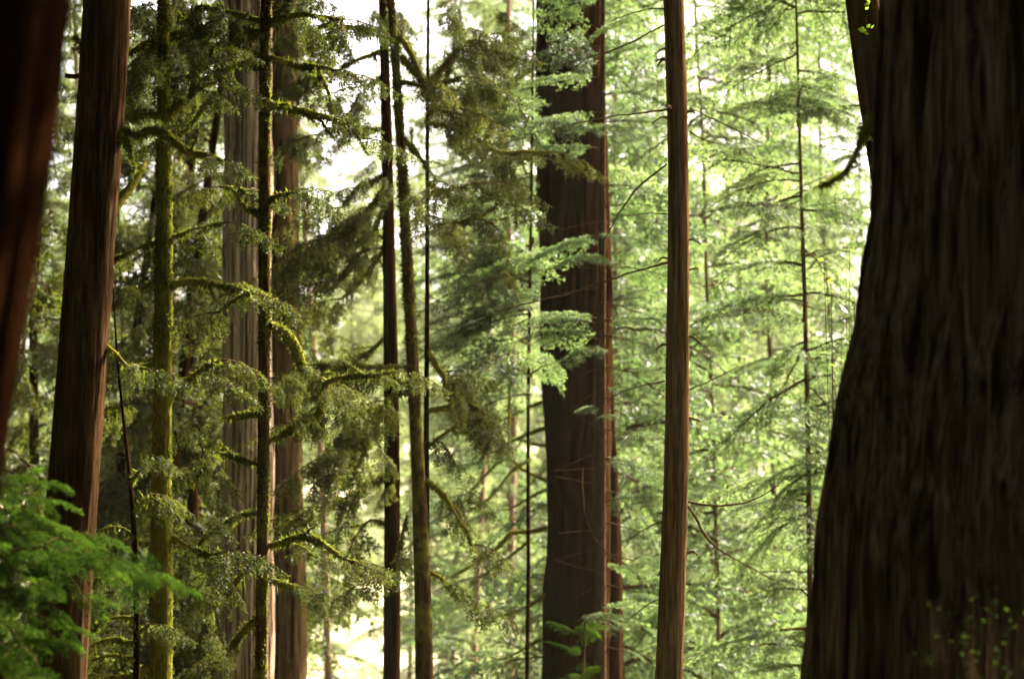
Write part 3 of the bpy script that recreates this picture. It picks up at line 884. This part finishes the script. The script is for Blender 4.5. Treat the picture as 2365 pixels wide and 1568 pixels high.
# ---- thin hemlock on the right
t9 = Tree('hemlock_tree', 'thin reddish hemlock stem with layered green boughs, left of the giant trunk', 'tree', 30.0,
          [(1838, 0, 2.5), (1845, 200, 3.2), (1850, 480, 4.3), (1862, 750, 5.3), (1865, 1000, 6), (1870, 1200, 6.5), (1873, 1568, 8)], B_WARM, 11.5, seed=15, seg=20, step=0.1, flute=0.03, fine=0.03, lump=0.03, nf=6)
t9.boughs(FINE, 120, 1.0, 11.0, 1.15)
t9.branch(4, 2, [(1848, 453), (1820, 460), (1780, 472)], mat=B_TWIG, leaf=FINE, leaf_sp=.4, leaf_size=.5)
t9.branch(2.5, 1, [(1868, 620), (1900, 590), (1950, 580)], mat=B_TWIG, leaf=FINE, leaf_sp=.4, leaf_size=.5)
t9.branch(2, 1, [(1866, 700), (1830, 690), (1790, 700)], mat=B_TWIG)
t9.done(L_HEM)

# ---- trunk behind the giant, then the giant
t10 = Tree('redwood_tree', 'brown leaning trunk with ivy leaves, peeking out behind the top of the giant trunk', 'tree', 17.0,
           [(1978, -60, 38), (1984, 0, 39), (2010, 150, 40), (2036, 300, 41), (2100, 700, 42), (2190, 1200, 48), (2240, 1568, 54)], B_RED, 16, seed=16, seg=70, step=0.06, flute=0.06, fine=0.04, lump=0.03, nf=18)


def ivy(tree, spots, size):
    r = tree.r
    qs = []
    for px, py, n in spots:
        for k in range(n):
            p = P(px + r.normal(0, 9), py + r.normal(0, 11), tree.Y - tree.rows[:, 3].mean() * 1.0 - r.uniform(0.0, 0.06))
            d = r.normal(0, 1, 3); d /= np.linalg.norm(d)
            w = np.cross(d, r.normal(0, 1, 3)); w /= np.linalg.norm(w)
            s = size * r.uniform(.6, 1.3)
            qs.append(np.stack([p - d * s * .5, p + w * s * .35, p + d * s * .5, p - w * s * .35]))
    tree.crown.raw(np.array(qs), .6)


ivy(t10, [(2008, 70, 5), (2004, 8, 7), (1998, 320, 9), (1990, 300, 6)], .045)
t10.done(L_BROAD)
tg = Tree('giant_redwood', 'huge shadowed redwood trunk with furrowed bark filling the right edge', 'tree', 11.0,
          [(2440, 0, 352), (2440, 160, 384), (2440, 330, 412), (2440, 470, 428), (2440, 600, 440), (2440, 640, 440), (2440, 800, 462), (2440, 1000, 482), (2440, 1200, 512), (2440, 1300, 532), (2440, 1568, 558)],
          B_GIANT, 26, seed=17, seg=420, step=0.03, flute=0.11, fine=0.05, lump=0.055, nf=34, wave=0.05)
tg.branch(8, 1.5, [(2010, 262), (1990, 325), (1970, 368), (1942, 402), (1912, 420), (1880, 434)], mat=B_LIMB, dy=.5, moss=1.3, moss_len=.04, leaf=DROOP, leaf_sp=.12, leaf_size=.14, leaf_from=.45)
tg.branch(3, 1.5, [(1990, 380), (1968, 388), (1955, 395)], mat=B_TWIG)
tg.branch(2, 1, [(1945, 840), (1915, 830), (1880, 850)], mat=B_TWIG)
tg.branch(3, 2, [(1900, 1090), (1860, 1100), (1830, 1115)], mat=B_TWIG)
tg.overhead(80, 5.5)
tg.done()

# ---- dark sapling behind the reddish trunk
t11 = Tree('hemlock_sapling', 'thin dark sapling with arching bare branches between reddish trunk and mossy trunk', 'sapling', 17.0,
           [(276, 900, 3), (280, 949, 4), (300, 1064, 4.5), (305, 1134, 5), (310, 1214, 6), (317, 1384, 7), (315, 1568, 8)], B_DARK, 4.0, seed=18, seg=20, step=0.05, flute=0.03, fine=0.03, lump=0.06, nf=5)
for a in [
    (5, 2, [(314, 1432), (290, 1426), (262, 1428), (232, 1440), (205, 1465)]),
    (5, 2, [(314, 1492), (290, 1480), (262, 1474), (235, 1480), (208, 1494)]),
    (5, 2, [(314, 1524), (280, 1514), (250, 1512), (215, 1524)]),
    (4, 2, [(303, 1110), (320, 1090), (338, 1070), (352, 1052)]),
    (4, 2, [(307, 1180), (330, 1160), (350, 1140)]),
    (4, 2, [(310, 1240), (290, 1225), (262, 1218), (230, 1225)]),
    (4, 2, [(309, 1335), (290, 1330), (250, 1340), (215, 1335)]),
    (3, 1.5, [(282, 950), (262, 940), (242, 945)]),
    (5, 2, [(316, 1460), (330, 1455), (345, 1440)]),
]:
    t11.branch(*a, mat=B_LIMB, moss=.8, leaf=DROOP, leaf_sp=.28, leaf_size=.3, leaf_from=.3)
t11.done(L_DULL)

# ---- near young hemlock whose boughs reach in at lower left
tn = Tree('young_hemlock', 'bright green young hemlock boughs reaching in at the lower left corner', 'young tree', 12.0,
          [(-130, 700, 8), (-140, 1100, 14), (-150, 1568, 20)], B_TWIG, 4.4, seed=19, seg=20, step=0.05, flute=0.03, fine=0.03, lump=0.04, nf=6)
LIMBS = [
    [(-140, 1010), (-60, 1060), (20, 1085), (70, 1100), (100, 1108)], [(-140, 1060), (-40, 1110), (40, 1135), (105, 1150)],
    [(-140, 1120), (-50, 1160), (30, 1180), (95, 1205), (150, 1222)], [(-145, 1160), (-30, 1200), (60, 1218), (150, 1222), (225, 1236)],
    [(-145, 1180), (0, 1222), (120, 1238), (220, 1262), (300, 1300), (385, 1345)], [(-145, 1210), (20, 1250), (120, 1275), (210, 1300), (290, 1310), (345, 1318)],
    [(-145, 1250), (-20, 1275), (80, 1290), (150, 1325), (190, 1370)], [(-145, 1280), (-30, 1300), (60, 1330), (110, 1385), (140, 1440)],
    [(-145, 1300), (-40, 1330), (20, 1370), (60, 1420), (80, 1480)], [(-145, 1330), (-60, 1360), (0, 1410), (30, 1470)],
    [(-145, 1380), (-60, 1410), (10, 1440), (70, 1500), (90, 1540)], [(-145, 1430), (-60, 1470), (0, 1520), (40, 1560)],
    [(-145, 1500), (-60, 1520), (20, 1545), (80, 1585)], [(-145, 1240), (-60, 1250), (30, 1270), (130, 1262), (200, 1285), (260, 1290)],
    [(-145, 1140), (-40, 1175), (60, 1190), (110, 1215)], [(-145, 1400), (-50, 1380), (50, 1385), (100, 1430), (120, 1470)],
    [(-145, 1200), (-60, 1235), (10, 1290), (50, 1340), (90, 1350)], [(-145, 1460), (-70, 1450), (0, 1480), (50, 1530)],
]
for k, pix in enumerate(LIMBS):
    tn.branch(3.0, 1.0, pix, mat=B_TWIG, dy=tn.r.normal(0, .35), leaf=SPRAY, leaf_sp=.042 if k in (0, 1, 2, 3, 4, 5, 13) else .06, leaf_size=.17, leaf_from=.12)
tn.done(L_NEAR)

# ---- saplings at the bottom centre, ferny shrub at the bottom right
ts = Tree('hemlock_sapling', 'out of focus pale sapling tips at the foot of the massive dark trunk', 'sapling', 13.0,
          [(1352, 1420, 1.5), (1350, 1480, 3), (1345, 1568, 5)], B_TWIG, 1.9, seed=20, seg=12, step=0.03, flute=0.02, fine=0.02, lump=0.03, nf=4)
for k in range(16):
    a = ts.r.uniform(0, 360)
    ts.bough_px(NEARB[k % 3], 1348 + ts.r.normal(0, 24), ts.r.uniform(1450, 1600), a, ts.r.uniform(.07, .17), ts.r.uniform(0, 45), ts.r.normal(0, .15), ts.r.normal(0, 30))
ts.done(L_NEAR)


def shrub(name, label, cat, px, py, Y, n, seed, spread=(70, 40), leaf=L_BROAD, size=.035, up=False):
    r = np.random.default_rng(seed)
    c = P(px, py, Y)
    base = np.array([c[0], Y, float(ground_z(c[0], Y)) - .05])
    root = thing(name, base, label, cat)
    cr = Crown()
    qs = []
    stems_v, stems_q, off = [], [], 0
    for k in range(max(3, n // 14)):
        tip = P(px + r.normal(0, spread[0]), py + r.normal(0, spread[1]), Y + r.normal(0, .12))
        mid = base * .45 + tip * .55 + r.normal(0, .03, 3) + np.array([0, 0, .12])
        pa = spline([base + r.normal(0, .02, 3) * [1, 1, 0], mid, tip], 14)
        v, q = tube(pa - base, np.linspace(.006, .0015, 14), 6)
        stems_v.append(v); stems_q.append(q + off); off += len(v)
        for j in range(14):
            p = pa[13 - (j % 9)] + r.normal(0, .014, 3)
            d = r.normal(0, 1, 3); d[2] = abs(d[2]) * .3; d /= np.linalg.norm(d)
            w = np.cross(d, r.normal(0, .4, 3) + [0, 0, 1]); w /= np.linalg.norm(w)
            s = size * r.uniform(.6, 1.3)
            qs.append(np.stack([p, p + d * s * .5 + w * s * .3, p + d * s, p + d * s * .5 - w * s * .3]))
    cr.raw(np.array(qs), .5)
    link('stems', mesh_from('stems', np.concatenate(stems_v), np.concatenate(stems_q), [B_TWIG]), root)
    link('leaves', cr.mesh('leaves', leaf, B_TWIG, base), root)


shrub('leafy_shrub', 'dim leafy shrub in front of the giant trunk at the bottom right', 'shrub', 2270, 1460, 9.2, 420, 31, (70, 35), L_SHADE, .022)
shrub('leafy_shrub', 'small yellow green sprig at the foot of the giant trunk', 'shrub', 2150, 1515, 9.3, 110, 32, (20, 20), L_NEAR, .024)
shrub('maple_sapling', 'bright yellow green leaves against the left side of the giant trunk', 'sapling', 1945, 690, 16.0, 130, 33, (22, 110), L_BROAD, .06)

# ------------------------------------------------------------------ background hemlocks, standing one by one
def far_proto(seed, H, rad, protos, nb, size, z0, mat, leaf):
    r = np.random.default_rng(seed)
    n = 26
    x = np.cumsum(np.cumsum(r.normal(0, .012, n))); y = np.cumsum(r.normal(0, .05, n))
    rows = np.stack([x - x[0], y - y[0], np.linspace(-.2, H, n), rad * (1.15 - np.linspace(0, 1, n) ** .9)], 1)
    me, path, rd = trunk_mesh('trunk', rows, mat, seg=16, step=.5, flute=.05, fine=.04, lump=.04, nf=8, seed=seed)
    c = Crown()
    for k in range(nb):
        f = (k + r.random()) / nb
        z = z0 + (H - z0) * f
        p = np.array([np.interp(z, path[:, 2], path[:, c2]) for c2 in range(3)])
        a = r.uniform(0, 2 * math.pi)
        s = size * (1.0 - .75 * f) * r.uniform(.55, 1.2) + .3
        c.add(protos[r.integers(len(protos))], p, a, R(r.normal(-2, 15)), s, R(r.normal(0, 26)), r)
    return me, c.mesh('crown', leaf, B_TWIG)


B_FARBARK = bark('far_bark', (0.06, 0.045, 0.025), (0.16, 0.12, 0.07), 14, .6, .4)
PROTO = {
    'mid': [far_proto(40 + i, 24 + 2 * i, .04 + .01 * i, MIDB, 112, 2.5, 2.5, B_FARBARK, L_HEM) for i in range(3)],
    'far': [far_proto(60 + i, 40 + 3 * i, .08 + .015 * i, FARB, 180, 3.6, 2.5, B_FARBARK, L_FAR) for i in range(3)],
    'dull': [far_proto(90 + i, 20 + 3 * i, .11 + .02 * i, [DROOP[0], DROOP[2], FINE[1]], 90, 2.2, 2.5, B_DARK, L_DULL) for i in range(2)],
    'pole': [far_proto(80 + i, 26 + 2 * i, .07 + .02 * i, MIDB, 40, 1.6, 5.0, B_PALE, L_FAR) for i in range(2)],
}
WHERE = [(0, 230, 'behind the reddish brown trunk at the left', 'reddish'), (230, 520, 'around the mossy trunk at the left', 'mossy'), (520, 720, 'behind the grey redwoods', 'grey'),
         (720, 890, 'in the bright gap right of the grey redwoods', 'gap'), (890, 1240, 'between the two close trunks and the massive trunk', 'centre'),
         (1240, 1540, 'between the massive trunk and the brown pole trunk', 'massive'), (1540, 1760, 'just right of the brown pole trunk', 'pole'), (1760, 2365, 'beside the giant trunk', 'giant')]
LOOK = {'mid': 'leafy green hemlock', 'far': 'hazy distant hemlock', 'pole': 'sunlit pale pole trunk', 'dull': 'dark drooping olive hemlock'}
PLACES = [
    # px, Y, kind
    (1120, 66, 'mid'), (1475, 40, 'mid'), (1650, 43, 'mid'), (1760, 47, 'mid'), (1930, 50, 'mid'),
    (1590, 60, 'mid'), (1400, 57, 'mid'), (460, 62, 'mid'), (330, 56, 'mid'), (40, 60, 'mid'),
    (330, 39, 'dull'), (455, 41, 'dull'), (215, 40, 'dull'), (60, 36, 'dull'), (130, 45, 'dull'), (500, 47, 'dull'), (395, 58, 'dull'),
    (414, 50, 'pole'), (268, 56, 'pole'), (778, 60, 'pole'), (1080, 62, 'pole'), (1170, 60, 'pole'),
    (300, 90, 'far'), (1040, 100, 'far'), (660, 112, 'far'), (815, 152, 'far'), (735, 158, 'far'), (900, 160, 'far'), (1140, 110, 'far'), (1665, 112, 'far'), (1850, 118, 'far'), (1190, 86, 'far'), (1420, 90, 'far'), (1530, 102, 'far'),
    (1700, 86, 'far'), (1810, 100, 'far'), (1990, 96, 'far'), (110, 92, 'far'), (1330, 118, 'far'), (950, 138, 'far'), (1110, 145, 'far'), (1240, 140, 'far'), (1470, 130, 'far'), (1600, 135, 'far'), (1750, 128, 'far'), (1880, 140, 'far'), (380, 140, 'far'), (240, 130, 'far'), (480, 118, 'far'),
]
first = {}
for i, (px, Y, kind) in enumerate(PLACES):
    r = np.random.default_rng(700 + i)
    k = int(r.integers(len(PROTO[kind])))
    x = (px - 1182.5) * M(Y) * 1.02
    loc = (x, Y, float(ground_z(x, Y)) - .1)
    w = next(a for a in WHERE if a[0] <= px < a[1])
    label = '%s %s' % (LOOK[kind], w[2])
    group = '%ss %s' % (LOOK[kind], w[2])
    same = [q for q in PLACES if q[2] == kind and w[0] <= q[0] < w[1]]
    root = thing('background_hemlock' if kind != 'pole' else 'background_tree', loc, label if len(same) > 1 else 'single ' + label, 'tree', group if len(same) > 1 else None)
    root.rotation_euler = (0, 0, float(r.uniform(0, 6.28)))
    s = float(r.uniform(.9, 1.15))
    root.scale = (s, s, s)
    key = (kind, k)
    if key not in first:
        first[key] = (link('trunk', PROTO[kind][k][0], root), link('crown', PROTO[kind][k][1], root))
    else:
        for o in first[key]:
            c = o.copy()
            COL.objects.link(c)
            c.parent = root


# ------------------------------------------------------------------ the far wood and unseen wood added around the view for shade (nobody could count them)
def wood(name, label, spots, leaf, protos, nb, size):
    r = np.random.default_rng(77)
    c = Crown()
    tv, tq, off = [], [], 0
    for x, y, H, z0 in spots:
        g = float(ground_z(x, y))
        v, q = tube(np.array([[x, y, g - .2], [x, y, g + H * .5], [x, y, g + H]]), np.array([.35, .22, .04]), 8)
        c.wv.append(v.astype(np.float32)); c.wq.append(q + c.off); c.off += len(v)
        for k in range(nb):
            f = r.random()
            z = z0 + (H - z0) * f
            c.add(protos[r.integers(len(protos))], (x, y, g + z), r.uniform(0, 6.28), R(r.normal(0, 10)), size * (1.1 - .75 * f) * r.uniform(.6, 1.2), R(r.normal(0, 15)), r)
    o = link(name, c.mesh(name, leaf, B_DARK))
    o['kind'] = 'stuff'
    o['label'] = label
    o['category'] = 'forest'
    return o


r = np.random.default_rng(5)
spots = []
for i in range(34):
    y = r.uniform(200, 300)
    spots.append((r.uniform(-.22, .22) * y, y, r.uniform(12, 30), 1))
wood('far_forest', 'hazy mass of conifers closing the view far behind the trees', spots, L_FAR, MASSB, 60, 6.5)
spots = []  # unseen trees placed to block sky light on the near trunks
for i in range(190):
    x, y = r.uniform(-34, 34), r.uniform(-26, 44)
    if math.hypot(x, y) < 5 or (y > 2 and abs(x) < .2 * y + 4.5):
        continue
    if y > 25 and x > 0:
        continue
    spots.append((x, y, r.uniform(22, 34), 3 if y < 8 else 6))
wood('unseen_shade_forest', 'unseen dense conifers added around the viewpoint to shade the near trunks', spots, L_SHADE, MASSB, 52, 4.6)

# ------------------------------------------------------------------ ground
gx = np.concatenate([[-1500, -800, -400, -200], np.linspace(-120, 120, 121), [200, 400, 800, 1500]])
gy = np.concatenate([[-600, -200, -80], np.linspace(-40, 300, 171), [360, 500, 900, 1600, 3000]])
X, Yg = np.meshgrid(gx, gy)
Z = ground_z(X, Yg)
v = np.stack([X, Yg, Z], -1).reshape(-1, 3)
nx, ny = len(gx), len(gy)
i = np.arange(ny - 1)[:, None] * nx + np.arange(nx - 1)[None, :]
q = np.stack([i, i + 1, i + nx + 1, i + nx], -1).reshape(-1, 4)
gm = bpy.data.materials.new('floor_and_added_bank')
nt, N, L = nodes_of(gm)
out = N.new('ShaderNodeOutputMaterial'); bs = N.new('ShaderNodeBsdfPrincipled')
bs.inputs['Roughness'].default_value = .95
tc = N.new('ShaderNodeTexCoord'); nn = N.new('ShaderNodeTexNoise'); nn.inputs['Scale'].default_value = 1.2; nn.inputs['Detail'].default_value = 8
cr = N.new('ShaderNodeValToRGB')
cr.color_ramp.elements[0].color = (.035, .022, .012, 1); cr.color_ramp.elements[1].color = (.07, .085, .025, 1)
cr.color_ramp.elements[0].position = .4; cr.color_ramp.elements[1].position = .62
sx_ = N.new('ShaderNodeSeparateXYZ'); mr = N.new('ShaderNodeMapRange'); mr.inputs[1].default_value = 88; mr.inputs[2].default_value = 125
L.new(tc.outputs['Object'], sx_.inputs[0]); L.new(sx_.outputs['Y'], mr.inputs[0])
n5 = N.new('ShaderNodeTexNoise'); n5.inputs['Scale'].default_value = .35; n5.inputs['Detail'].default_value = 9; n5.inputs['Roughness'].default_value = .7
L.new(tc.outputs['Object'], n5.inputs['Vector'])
c5 = N.new('ShaderNodeValToRGB'); c5.color_ramp.elements[0].color = (.11, .13, .045, 1); c5.color_ramp.elements[1].color = (.38, .33, .20, 1)  # pale colours of the added bank, so low gaps glow cream
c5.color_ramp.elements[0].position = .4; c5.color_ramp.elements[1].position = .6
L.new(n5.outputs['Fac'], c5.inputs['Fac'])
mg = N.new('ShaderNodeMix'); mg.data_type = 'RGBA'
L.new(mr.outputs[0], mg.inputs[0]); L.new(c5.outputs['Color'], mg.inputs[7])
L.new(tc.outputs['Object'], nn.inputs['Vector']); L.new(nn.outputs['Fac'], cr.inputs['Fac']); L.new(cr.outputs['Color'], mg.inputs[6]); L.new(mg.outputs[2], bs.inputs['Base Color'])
bs.inputs['Specular IOR Level'].default_value = .1
L.new(bs.outputs[0], out.inputs['Surface'])
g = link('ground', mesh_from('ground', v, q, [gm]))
g['kind'] = 'structure'

# ------------------------------------------------------------------ air
HAZE = 0.00006  # thin haze added to stand in for a soft-focus glow
if HAZE:
    hm = bpy.data.materials.new('haze')
    nt, N, L = nodes_of(hm)
    out = N.new('ShaderNodeOutputMaterial'); pv = N.new('ShaderNodeVolumePrincipled')
    pv.inputs['Color'].default_value = (.97, .90, .66, 1)
    pv.inputs['Density'].default_value = HAZE
    pv.inputs['Anisotropy'].default_value = 0.5
    L.new(pv.outputs[0], out.inputs['Volume'])
    x0, x1, y0, y1, z0, z1 = -1510, 1510, -610, 3010, -7, 46
    v = np.array([[x0, y0, z0], [x1, y0, z0], [x1, y1, z0], [x0, y1, z0], [x0, y0, z1], [x1, y0, z1], [x1, y1, z1], [x0, y1, z1]])
    q = np.array([[0, 3, 2, 1], [4, 5, 6, 7], [0, 1, 5, 4], [1, 2, 6, 5], [2, 3, 7, 6], [3, 0, 4, 7]])
    h = link('haze', mesh_from('haze', v, q, [hm], smooth=False))
    h['kind'] = 'stuff'
    h['label'] = 'thin added haze between the trees, standing in for soft glow'
    h['category'] = 'haze'

# ------------------------------------------------------------------ light
SUN_EL, SUN_AZ = R(38), R(46)           # azimuth measured clockwise from +Y (the view)
w = bpy.data.worlds.new('World')
scene.world = w
w.use_nodes = True
N, L = w.node_tree.nodes, w.node_tree.links
N.clear()
out = N.new('ShaderNodeOutputWorld'); bg = N.new('ShaderNodeBackground'); sk = N.new('ShaderNodeTexSky')
sk.sky_type = 'NISHITA'
sk.sun_disc = False
sk.sun_elevation = SUN_EL
sk.sun_rotation = SUN_AZ
sk.dust_density = 10.0
sk.air_density = 0.25
sk.ozone_density = 0.0
bg.inputs['Strength'].default_value = 0.13
L.new(sk.outputs[0], bg.inputs['Color']); L.new(bg.outputs[0], out.inputs['Surface'])
sun = bpy.data.lights.new('sun', 'SUN')
sun.energy = 5.0
sun.angle = R(.5)
sun.color = (1, .90, .72)
so = bpy.data.objects.new('sun', sun)
COL.objects.link(so)
so.rotation_euler = (R(90) - SUN_EL, 0, math.pi - SUN_AZ)
so.location = (30, 30, 60)

# ------------------------------------------------------------------ camera
cam = bpy.data.cameras.new('camera')
cam.sensor_width = 36
cam.lens = 18 / TH
cam.clip_end = 6000
cam.dof.use_dof = True
cam.dof.focus_distance = 18.5
cam.dof.aperture_fstop = 3.1
co = bpy.data.objects.new('camera', cam)
COL.objects.link(co)
co.location = (0, 0, CZ)
co.rotation_euler = (R(90) + PITCH, 0, 0)
scene.camera = co

scene.render.engine = 'CYCLES'
cy = scene.cycles
cy.use_denoising = True
cy.max_bounces = 6
cy.diffuse_bounces = 3
cy.glossy_bounces = 2
cy.transmission_bounces = 4
cy.volume_bounces = 0
cy.sample_clamp_indirect = 6
vs = scene.view_settings
vs.view_transform = 'Standard'
vs.look = 'None'
vs.gamma = 1
vs.exposure = 3.4
